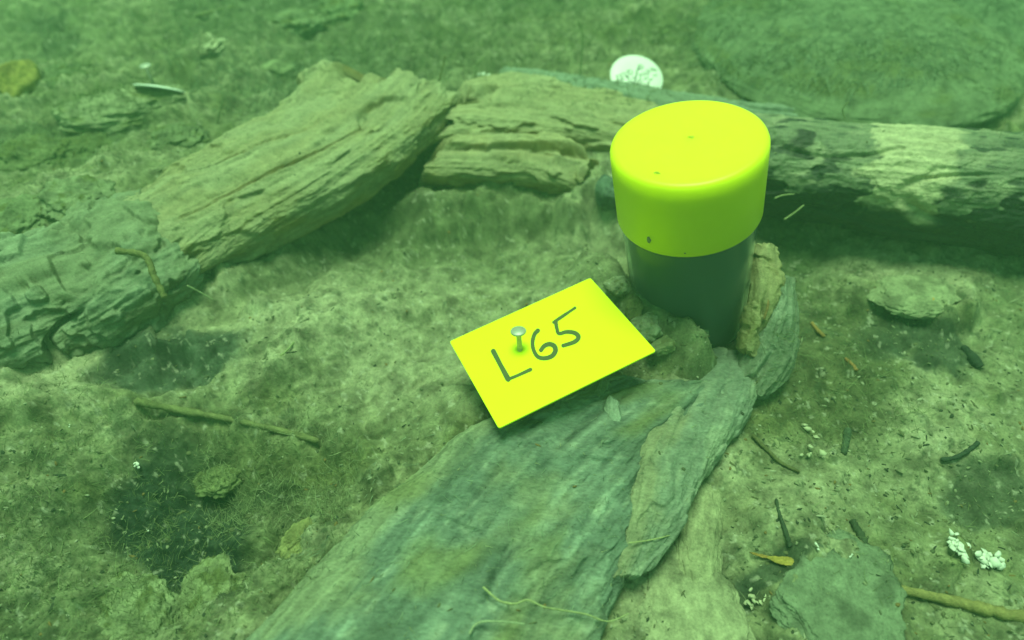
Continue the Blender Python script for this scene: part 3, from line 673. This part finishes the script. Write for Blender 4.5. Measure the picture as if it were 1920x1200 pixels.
# the tag of the flat stone is seen almost edge-on, with its nail
tc2 = V(306, 163, .036); vd = (tc2-Vector((0, 0, CZ))).normalized()
tn2 = vd.cross(Vector((.98, .02, -.20))).normalized(); tn2 = tn2 if tn2.z > 0 else -tn2
tn2 = (tn2+vd*.10).normalized()
tag2 = disc_thing('round_tag', tc2, tn2, .0192, 'pale round tag seen edge-on above the flat stone, a nail through it', 'tag', dish=.0018)
f2 = V(288, 158, .035)
nail(0, 0, 0, 0, f2, .0135, .0040, 'nail standing upright through the edge-on round tag at upper left', Vector((-.05, .02, 1)))

# ------------------------------------------------------------------ twigs, roots, leaves, shells
def tube(name, pts, mat, colr, seg=8, wob=.3, seed=0, parent=None, **props):
    """pts: list of (Vector, radius)"""
    P3 = [np.array([*p, r]) for p, r in pts]; pp = np.array(smooth_poly(P3, 10)); rs = np.random.RandomState(seed)
    c = pp[:, :3]; r = np.maximum(pp[:, 3], .00005); t = np.gradient(c, axis=0); t /= np.linalg.norm(t, axis=1)[:, None]+1e-12
    ref = np.array([.3, .2, 1.]); a1 = np.cross(t, ref); a1 /= np.linalg.norm(a1, axis=1)[:, None]; a2 = np.cross(t, a1)
    a = np.linspace(0, 2*np.pi, seg, endpoint=False)
    rr_ = r[:, None]*(1+wob*rs.uniform(-1, 1, (len(r), seg))*.5+wob*.5*rs.uniform(-1, 1, (len(r), 1)))
    rr_[0] *= .05; rr_[-1] *= .05
    co = c[:, None]+a1[:, None]*(np.cos(a)*rr_)[..., None]+a2[:, None]*(np.sin(a)*rr_)[..., None]
    cc = np.zeros(co.shape)+np.array(colr)*(1+.25*rs.uniform(-1, 1, (len(r), seg, 1)))
    return link(name, grid_mesh(name, co, cc, True), mat, **props)
def gtw(name, pl, rad, colr, lift=.001, taper=(1, .6), seed=0, zs=None, **props):
    pts = []
    for i, (px, py) in enumerate(pl):
        v = on_ground(px, py, lift) if zs is None else V(px, py, zs[i])
        t = i/(len(pl)-1); pts.append((v, rad*(taper[0]*(1-t)+taper[1]*t)))
    return tube(name, pts, M_wood, colr, seed=seed, **props)
gtw('twig', [(250, 752), (330, 768), (420, 784), (520, 806), (600, 828)], .0019, (.20, .21, .09), .003, (1, .7), 1, label='long straight olive twig lying in the silt at lower left', category='twig')
gtw('twig', [(1650, 1100), (1720, 1112), (1800, 1130), (1880, 1150), (1960, 1165)], .0024, (.30, .26, .10), .002, (.7, 1.1), 2, label='thick brownish twig running out of the right edge near the bottom', category='twig')
gtw('twig', [(1765, 862), (1790, 858), (1815, 845), (1836, 828)], .0013, (.05, .07, .05), .0015, (.7, .8), 3, label='short dark bent twig on the silt at right, above the broken shell', category='twig')
gtw('twig', [(1597, 975), (1612, 1000), (1630, 1040), (1642, 1080)], .0020, (.06, .08, .045), .001, (.7, 1.1), 4, label='dark curved twig left of the broken shell', category='twig')
gtw('twig', [(1704, 538), (1722, 550), (1752, 566)], .0015, (.45, .30, .09), .002, (.8, 1), 5, label='short orange-brown twig on the pale lump below the log', category='twig')
gtw('twig', [(1522, 605), (1532, 618), (1546, 632)], .0012, (.34, .22, .07), .001, (.8, 1), 6, label='small brown twig right of the stake', category='twig')
gtw('twig', [(1585, 672), (1598, 684), (1606, 695)], .0012, (.34, .20, .07), .001, (.8, 1), 7, label='tiny rusty twig on the silt right of the stake', category='twig')
gtw('twig', [(1806, 650), (1822, 668), (1838, 690)], .0022, (.035, .05, .035), .001, (.7, 1.3), 8, label='dark flat chip of wood in the shadowy patch at right', category='wood chip')
gtw('twig', [(1455, 935), (1462, 965), (1474, 1000), (1482, 1025)], .0011, (.06, .08, .05), .001, (.6, 1), 9, label='thin dark upright twig above the orange leaf', category='twig')
gtw('twig', [(1590, 805), (1586, 830), (1582, 850)], .0018, (.07, .10, .06), .001, (1, .8), 10, label='short dark stub right of the split timber', category='twig')
gtw('twig', [(365, 30), (395, 22), (440, 12)], .0016, (.28, .30, .14), .002, (.8, .8), 11, label='short pale twig near the top edge at upper left', category='twig')
gtw('twig', [(1020, 40), (1035, 33), (1050, 27)], .0012, (.26, .26, .12), .002, (.8, .8), 12, label='short twig near the top edge left of the tall stem', category='twig')
gtw('twig', [(1410, 815), (1440, 845), (1465, 868), (1500, 885)], .0011, (.14, .14, .06), .001, (1, .6), 13, label='thin brown twig slanting right of the split timber', category='twig')
gtw('twig', [(1420, 505), (1440, 560), (1432, 600)], .0009, (.30, .20, .08), .001, (1, .6), 14, zs=[.05, .045, .038], label='reddish splinter on the stake beside the jar', category='splinter')
gtw('twig', [(215, 470), (270, 480), (290, 520), (310, 560)], .0018, (.20, .20, .08), .001, (1, .8), 15, zs=[.05, .048, .042, .034], label='curved olive twig draped over the crumbling left timber', category='twig')
# thin pale roots and stems
def stem(name, pl, zs, rad, colr, seed, **props):
    return tube(name, [(V(x, y, z), rad*(1-.4*i/len(pl))) for i, ((x, y), z) in enumerate(zip(pl, zs))], M_strand, colr, seg=6, seed=seed, **props)
stem('stem', [(1086, 158), (1088, 135), (1091, 100), (1092, 62), (1082, 38)], [.036, .045, .058, .072, .082], .00055, (.30, .34, .18), 1, label='tall thin pale stem standing behind the logs', category='stem')
stem('stem', [(887, 158), (890, 140), (897, 118), (910, 106)], [.034, .040, .048, .053], .0009, (.34, .38, .20), 2, label='short stem with pale bent tip behind the broken timbers', category='stem')
stem('stem', [(820, 170), (825, 145), (832, 118), (834, 104)], [.040, .050, .060, .066], .0007, (.30, .28, .12), 3, label='frayed stem at the upper end of the pale timber', category='stem')
stem('stem', [(406, 236), (410, 215), (418, 188), (416, 170)], [.022, .030, .040, .046], .0006, (.28, .32, .17), 4, label='thin stem standing between the flat stone and the pale timber', category='stem')
stem('root', [(905, 1100), (925, 1118), (940, 1128), (965, 1132), (990, 1125), (1020, 1138), (1060, 1145), (1100, 1152), (1140, 1165), (1180, 1150)], [.022]*6+[.018, .016, .012, .008], .00050, (.38, .40, .20), 5, label='thin pale root trailing across the slab near the bottom', category='root')
stem('root', [(1178, 1018), (1210, 1014), (1240, 1008), (1262, 1002)], [.020, .018, .016, .012], .00035, (.40, .42, .20), 6, label='fine pale root crossing the split timber', category='root')
stem('root', [(880, 1190), (890, 1172), (910, 1165), (950, 1166), (985, 1170)], [.022]*5, .00050, (.34, .38, .24), 7, label='short curled root at the bottom edge of the slab', category='root')
stem('root', [(350, 535), (370, 545), (400, 562)], [.024, .020, .014], .00045, (.32, .36, .20), 8, label='fine root below the big pale timber', category='root')
stem('root', [(525, 668), (540, 655), (552, 640)], [.016, .018, .018], .0006, (.34, .38, .18), 9, label='short pale root on the bright silt left of the card', category='root')
stem('root', [(1196, 505), (1202, 495), (1207, 485)], [.040, .042, .045], .0006, (.36, .40, .12), 10, label='forked yellowish sprout at the left foot of the jar', category='sprout')
stem('root', [(1195, 508), (1215, 504), (1220, 502)], [.040, .042, .042], .0003, (.36, .40, .16), 11, label='tiny sideways strand by the forked sprout', category='sprout')
stem('root', [(1470, 412), (1488, 400), (1508, 384)], [.038, .042, .046], .0006, (.34, .38, .18), 12, label='pale strand sticking out in front of the charred log', category='root')
stem('root', [(1452, 372), (1468, 366), (1490, 364)], [.042, .043, .044], .0005, (.34, .38, .18), 13, label='short pale strand on the charred log beside the lid', category='root')
stem('root', [(1585, 223), (1580, 205), (1592, 190)], [.052, .058, .064], .0005, (.36, .38, .20), 14, label='wispy strand rising from the top of the charred log', category='root')
# leaf
def leaf(name, px, py, L, W, rot, colr, seed, curl=.3, lift=.002, mat=None, ztilt=0, **props):
    n, m = 14, 7; rs = np.random.RandomState(seed)
    t = np.linspace(0, 1, n)[:, None]; s = np.linspace(-1, 1, m)[None]
    w = W*np.sin(np.pi*np.clip(t, .02, .98))**.7*(1+.2*rs.uniform(-1, 1, (n, 1)))
    x = (t-.5)*L+0*s; y = s*w/2; z = curl*L*((t-.5)**2)*1.2+abs(s)**2*W*.3*curl+.0003*rs.uniform(-1, 1, (n, m))
    c, sn = math.cos(rot), math.sin(rot)
    topc = np.stack([x*c-y*sn, x*sn+y*c, z+ztilt*x], -1)
    bot = topc[:, ::-1]-np.array([0, 0, .00035])
    co = np.concatenate([topc, bot], 1)
    cc = np.zeros(co.shape)+np.array(colr)*(1+.2*rs.uniform(-1, 1, co.shape[:2]+(1,)))
    o = link(name, grid_mesh(name, co, cc, True), mat or M_wood, **props)
    o.location = on_ground(px, py, lift); return o
leaf('dead_leaf', 1470, 1052, .014, .0040, R_(-8), (.42, .32, .07), 1, label='small orange-brown leaf on the dark patch above the flat blue-grey stone', category='leaf')
leaf('dead_leaf', 1428, 1042, .010, .0014, R_(-14), (.36, .24, .06), 2, label='narrow rusty leaf tip left of the orange leaf', category='leaf')
leaf('dead_leaf', 1905, 420, .016, .009, R_(-50), (.40, .24, .05), 3, lift=.010, label='rusty leaf scrap under the log at the right edge', category='leaf')
# shells
def shell(name, px, py, s, seed, label, lift=.003, n=5, elong=1.3, rot=0, bright=None):
    rs = np.random.RandomState(seed); cos = []; fs = []; base_ = 0
    p = on_ground(px, py, lift)
    for k in range(n):
        N = 7; off = rs.normal(size=3)*s*.42*np.array([elong, 1, .30]); rad = s*rs.uniform(.14, .42)
        nn = Vector((rs.uniform(-.6, .6), rs.uniform(-.8, .3), 1)).normalized(); q_ = np.array(nn.to_track_quat('Z', 'Y').to_matrix())
        a = np.linspace(0, 2*np.pi, N, endpoint=False); r_ = rad*rs.uniform(.55, 1.15, N)
        rad_ = 1.0 if k else 1.5
        ring = rad_*np.stack([r_*np.cos(a)*1.15, r_*np.sin(a)*.75, rs.uniform(-.3, .3, N)*r_], -1)
        c_ = np.concatenate([ring, [[0, 0, .15*rad]], ring-np.array([0, 0, .0003]), [[0, 0, -.0004]]])@q_.T+off
        for i in range(N):
            j = (i+1) % N; fs.append([base_+i, base_+j, base_+N]); fs.append([base_+N+1+j, base_+N+1+i, base_+2*N+1])
            fs.append([base_+i, base_+N+1+i, base_+N+1+j]); fs.append([base_+i, base_+N+1+j, base_+j])
        cos.append(c_); base_ += 2*N+2
    co = np.concatenate(cos); cr_, sr_ = math.cos(rot), math.sin(rot)
    co = co@np.array([[cr_, sr_, 0], [-sr_, cr_, 0], [0, 0, 1]])
    o = link(name, raw_mesh(name, co, np.array(fs), None, False), bright or M_shell, label=label, category='shell', group='white shell fragments'); o.location = p
    return o
M_shell2 = mat_plain('shell_yellowed', (.42, .42, .27), .6, .3, var=.3)
shell('broken_shell', 1795, 1022, .0046, 1, 'bright white crushed shell at lower right, left half of the pair', n=20, rot=R_(-55))
shell('broken_shell', 1857, 1052, .0058, 5, 'bright white crushed shell at lower right, right half of the pair', n=22, rot=R_(-35))
shell('broken_shell', 1884, 140, .0085, 3, 'white shell scrap near the right edge behind the log', n=12, rot=R_(-60))
shell('broken_shell', 392, 85, .013, 4, 'pale yellowish shell near the top left, above the edge-on tag', n=16, bright=M_shell2, rot=R_(-50))
shell('shell_bit', 257, 873, .0030, 6, 'round white shell bit on the rim of the dark hollow', n=4)
shell('shell_bit', 273, 994, .0012, 7, 'tiny bright fleck in the dark hollow', n=2)
shell('shell_bit', 1412, 1125, .0038, 8, 'dull white shell bit in the dark patch beside the silt crust', n=12, bright=M_shell2)
shell('shell_bit', 1535, 1028, .0022, 9, 'small white fleck beside the dark curved twig', n=3)
shell('shell_bit', 1593, 1042, .0020, 10, 'small pale fleck just left of the dark curved twig', n=3)
shell('shell_bit', 1596, 18, .010, 11, 'dull pale scrap on the big boulder near the top edge', n=3, bright=M_shell2)
shell('shell_bit', 1156, 530, .0034, 12, 'glassy white fleck on the rubble at the top corner of the card', lift=.006, n=4)
shell('shell_bit', 912, 140, .0060, 13, 'whitish scrap at the left end of the thin branch', lift=.012, n=4)
shell('shell_bit', 1525, 850, .0050, 14, 'pale crumbly shell scrap right of the split timber', n=6, bright=M_shell2)
shell('shell_bit', 1520, 805, .0055, 15, 'pale streaky shell scrap above the crumbly one', n=5, bright=M_shell2)
shell('shell_bit', 130, 797, .0012, 16, 'tiny bright fleck on the layered silt at left', n=2)

# ------------------------------------------------------------------ loose litter and algae (uncountable)
rs = np.random.RandomState(99)
dg = bpy.context.evaluated_depsgraph_get()
from mathutils.bvhtree import BVHTree
def tree_of(objs):
    vs = []; fs = []; b = 0
    for o in objs:
        me = o.data; n = len(me.vertices); a = np.empty(n*3, np.float32); me.vertices.foreach_get('co', a); a = a.reshape(-1, 3)
        mw = np.array(o.matrix_basis if not o.parent else (o.parent.matrix_basis @ o.matrix_parent_inverse @ o.matrix_basis)); a = a@mw[:3, :3].T+mw[:3, 3]
        k = np.empty(len(me.polygons)*4, np.int32); me.loops.foreach_get('vertex_index', k); k = k.reshape(-1, 4)+b
        vs.append(a); fs.append(k); b += n
    return BVHTree.FromPolygons(np.concatenate(vs).tolist(), np.concatenate(fs).tolist())
wood_objs = [o for o in C.objects if o.type == 'MESH' and o.name.split('.')[0] in ('weathered_timber', 'broken_timber', 'thin_log', 'trunk', 'grey_slab', 'split_timber', 'bark_side', 'boulder', 'flat_stone', 'mossy_lump')]
wtree = tree_of(wood_objs)
gh_rows = None
from bisect import bisect
ix = np.arange(0, GX.shape[1]); 
def ground_pts(px, py):
    """positions + normal-ish heights on the seabed for arrays of plan pixels (vectorised)"""
    p = P(px, py, 0); h = ground(p[:, 0][None], p[:, 1][None])[0][0]
    p[:, 2] = h; return p
def surf(pts):
    """lift points onto whatever lies above them"""
    out = pts.copy(); up = np.zeros(len(pts), bool)
    for i, p in enumerate(pts):
        hit = wtree.ray_cast(Vector((p[0], p[1], .2)), Vector((0, 0, -1)))
        if hit[0] is not None and hit[0].z > p[2]: out[i, 2] = hit[0].z; up[i] = True
    return out, up
# litter flakes
N = 9000
px = rs.uniform(-120, 2050, N); py = rs.uniform(-60, 1280, N)
dens = .25+.75*(px > 1150)*(py > 420)+.5*(py > 850)
keep = rs.rand(N) < dens; px, py = px[keep], py[keep]
gp, up_ = surf(ground_pts(px, py)); sel = ~up_ | (rs.rand(len(gp)) < .04); gp = gp[sel]; n = len(gp)
L_ = rs.uniform(.0003, .0012, n)*np.where(rs.rand(n) < .06, 2.0, 1); L_ = L_*np.where(rs.rand(n) < .35, 1.6, 1); W_ = np.where(L_ > .0012, L_*rs.uniform(.10, .3, n), L_*rs.uniform(.3, .8, n)); an = rs.uniform(0, 2*np.pi, n); ti = rs.normal(0, .35, (n, 2))
ex = np.stack([np.cos(an), np.sin(an), ti[:, 0]], -1); ey = np.stack([-np.sin(an), np.cos(an), ti[:, 1]], -1)
crn = []
for sx_, sy_ in ((-1, -.3), (-.3, -1), (.8, -.7), (1, .4), (.1, 1), (-.7, .7)):
    j = rs.uniform(.7, 1.2, (n, 1)); crn.append(gp+ex*(sx_*L_)[:, None]*j+ey*(sy_*W_)[:, None]*j+np.array([0, 0, .0004]))
topv = np.stack(crn, 1); botv = topv-np.array([0, 0, .0005])
co = np.concatenate([topv, botv], 1).reshape(-1, 3)
b = (np.arange(n)*12)[:, None]
tri = [[0, 1, 2], [0, 2, 3], [0, 3, 4], [0, 4, 5]]+[[i, i+6, (i+1) % 6+6] for i in range(6)]+[[i, (i+1) % 6+6, (i+1) % 6] for i in range(6)]
fc = (b[:, :, None]+np.array(tri)[None]).reshape(-1, 3)
pal = np.array([(.05, .065, .04), (.11, .13, .07), (.15, .16, .08), (.22, .16, .06), (.28, .30, .18), (.42, .43, .29)])
pc = pal[rs.choice(6, n, p=[.12, .22, .26, .05, .27, .08])]
link('silt_litter', raw_mesh('silt_litter', co, fc, np.repeat(pc, 12, 0), False), M_strand, kind='stuff', label='dark and pale crumbs of plant litter scattered over the silt', category='litter')

# algae strands: thin bent ribbons
def strands(name, regions, label, wscale=1.0):
    CO, FC, CL = [], [], []; b = 0
    for (cx, cy, rx, ry, N, ln, colr, lean, spread) in regions:
        px = cx+rs.uniform(-1, 1, N)*rx; py = cy+rs.uniform(-1, 1, N)*ry
        k = ((px-cx)/rx)**2+((py-cy)/ry)**2 < 1.05; px, py = px[k], py[k]
        g0 = ground_pts(px, py)
        cl = fbm(g0[:, 0]*60, g0[:, 1]*60, 71.0, 3); k = cl > rs.uniform(-.5, .35, len(cl)); g0 = g0[k]
        gp, _ = surf(g0); n = len(gp)
        if not n: continue
        l = ln*rs.uniform(.4, 1.3, n); d = np.array(lean)[None]+rs.normal(0, spread, (n, 3)); d[:, 2] = np.abs(d[:, 2])*.8+.15
        d /= np.linalg.norm(d, axis=1)[:, None]; bend = rs.normal(0, .6, (n, 3))*np.array([1, 1, .6]); bend[:, 2] -= .35
        w = rs.uniform(.00008, .00019, n)*wscale*(1+1.0*(gp[:, 1] > .42))
        sd_ = np.cross(d, rs.normal(size=(n, 3))); sd_ /= np.linalg.norm(sd_, axis=1)[:, None]
        P0 = []
        for j, t in enumerate((0, .35, .7, 1)):
            c_ = gp+d*(l*t)[:, None]+bend*(l*t*t*.6)[:, None]-np.array([0, 0, .0004])
            c_[:, 2] = np.maximum(c_[:, 2], gp[:, 2]-.0002+.0008*t)
            ww = (w*(1-.75*t))[:, None]; P0 += [c_-sd_*ww, c_+sd_*ww]
        co = np.stack(P0, 1).reshape(-1, 3); bb = (np.arange(n)*8)[:, None]+b
        f = np.array([[0, 1, 3, 2], [2, 3, 5, 4], [4, 5, 7, 6]])
        FC.append((bb[:, :, None]+f[None]).reshape(-1, 4)); CO.append(co); b += n*8
        CL.append(np.repeat(np.array(colr)[None]*rs.uniform(.6, 1.35, (n, 1)), 8, 0))
    return link(name, raw_mesh(name, np.concatenate(CO), np.concatenate(FC), np.concatenate(CL), True), M_strand, kind='stuff', label=label, category='algae')
AL = (.20, .24, .11); AG = (.22, .28, .18); AP = (.27, .30, .16); AD = (.11, .15, .06)
strands('algae_fuzz', [
    (1050, 110, 420, 75, 5200, .013, AL, (.1, 0, .6), .5), (650, 90, 400, 100, 4200, .012, AL, (.3, 0, .4), .5),
    (1560, 110, 290, 160, 9000, .022, AG, (-.8, -1.3, .15), .16), (1830, 130, 200, 140, 2400, .013, AL, (-.5, -.6, .4), .4),
    (150, 330, 260, 110, 4200, .009, AL, (0, 0, .5), .6), (200, 90, 260, 120, 2600, .011, AL, (0, 0, .4), .6),
    (480, 200, 150, 70, 1300, .014, AG, (0, 0, .8), .4),
    (330, 1000, 330, 210, 8200, .0055, AL, (0, .2, .8), .5), (520, 900, 170, 110, 5200, .006, AP, (0, .1, .9), .4), (100, 950, 200, 260, 5600, .006, AL, (0, .1, .7), .5), (560, 740, 140, 80, 1500, .004, AP, (0, 0, .7), .5),
    (700, 180, 200, 40, 900, .010, AP, (0, 0, .7), .5), (230, 230, 170, 60, 1500, .008, AL, (0, 0, .6), .5),
    (1560, 760, 170, 110, 1700, .008, AL, (0, 0, .3), .8), (1560, 540, 110, 70, 900, .009, AD, (0, 0, .4), .8), (1780, 880, 280, 300, 1500, .006, AL, (0, 0, .2), .8),
    (840, 130, 60, 40, 700, .008, AP, (.2, 0, .6), .6), (1130, 290, 120, 70, 800, .006, AP, (0, 0, .3), .8),
    (900, 990, 350, 220, 1500, .005, AG, (-.4, -.6, .1), .4), (700, 560, 420, 160, 1500, .003, AP, (0, 0, .4), .8),
    (960, 600, 1000, 640, 16000, .0022, AP, (0, 0, .5), .7), (420, 350, 420, 200, 6000, .0030, AP, (.2, 0, .6), .6), (1000, 220, 220, 80, 2500, .0028, AP, (.2, 0, .6), .6), (1690, 300, 250, 60, 1200, .003, AP, (.2, 0, .6), .6),
    (1850, 430, 90, 60, 300, .012, AL, (-.2, -.2, .4), .5), (1500, 220, 200, 16, 700, .010, AL, (-.2, 0, .7), .4)],
    'fine olive algae and root hairs covering the silt', 1.0)

# ------------------------------------------------------------------ the water itself
bm = bmesh.new(); bmesh.ops.create_cube(bm, size=1)
for v in bm.verts: v.co = Vector((v.co.x*30, v.co.y*30, (v.co.z+.5)*1.33-1.03))
me = bpy.data.meshes.new('haze'); bm.to_mesh(me); bm.free()
mh = bpy.data.materials.new('green_water'); mh.use_nodes = True; nt = mh.node_tree
for nd in list(nt.nodes):
    if nd.type == 'BSDF_PRINCIPLED': nt.nodes.remove(nd)
pv = nt.nodes.new('ShaderNodeVolumePrincipled'); pv.inputs['Density'].default_value = .23
pv.inputs['Color'].default_value = (.46, .92, .58, 1); pv.inputs['Anisotropy'].default_value = .2
nt.links.new(pv.outputs[0], nt.nodes['Material Output'].inputs['Volume'])
link('haze', me, mh, kind='stuff', label='murky green lake water filling the scene', category='water')
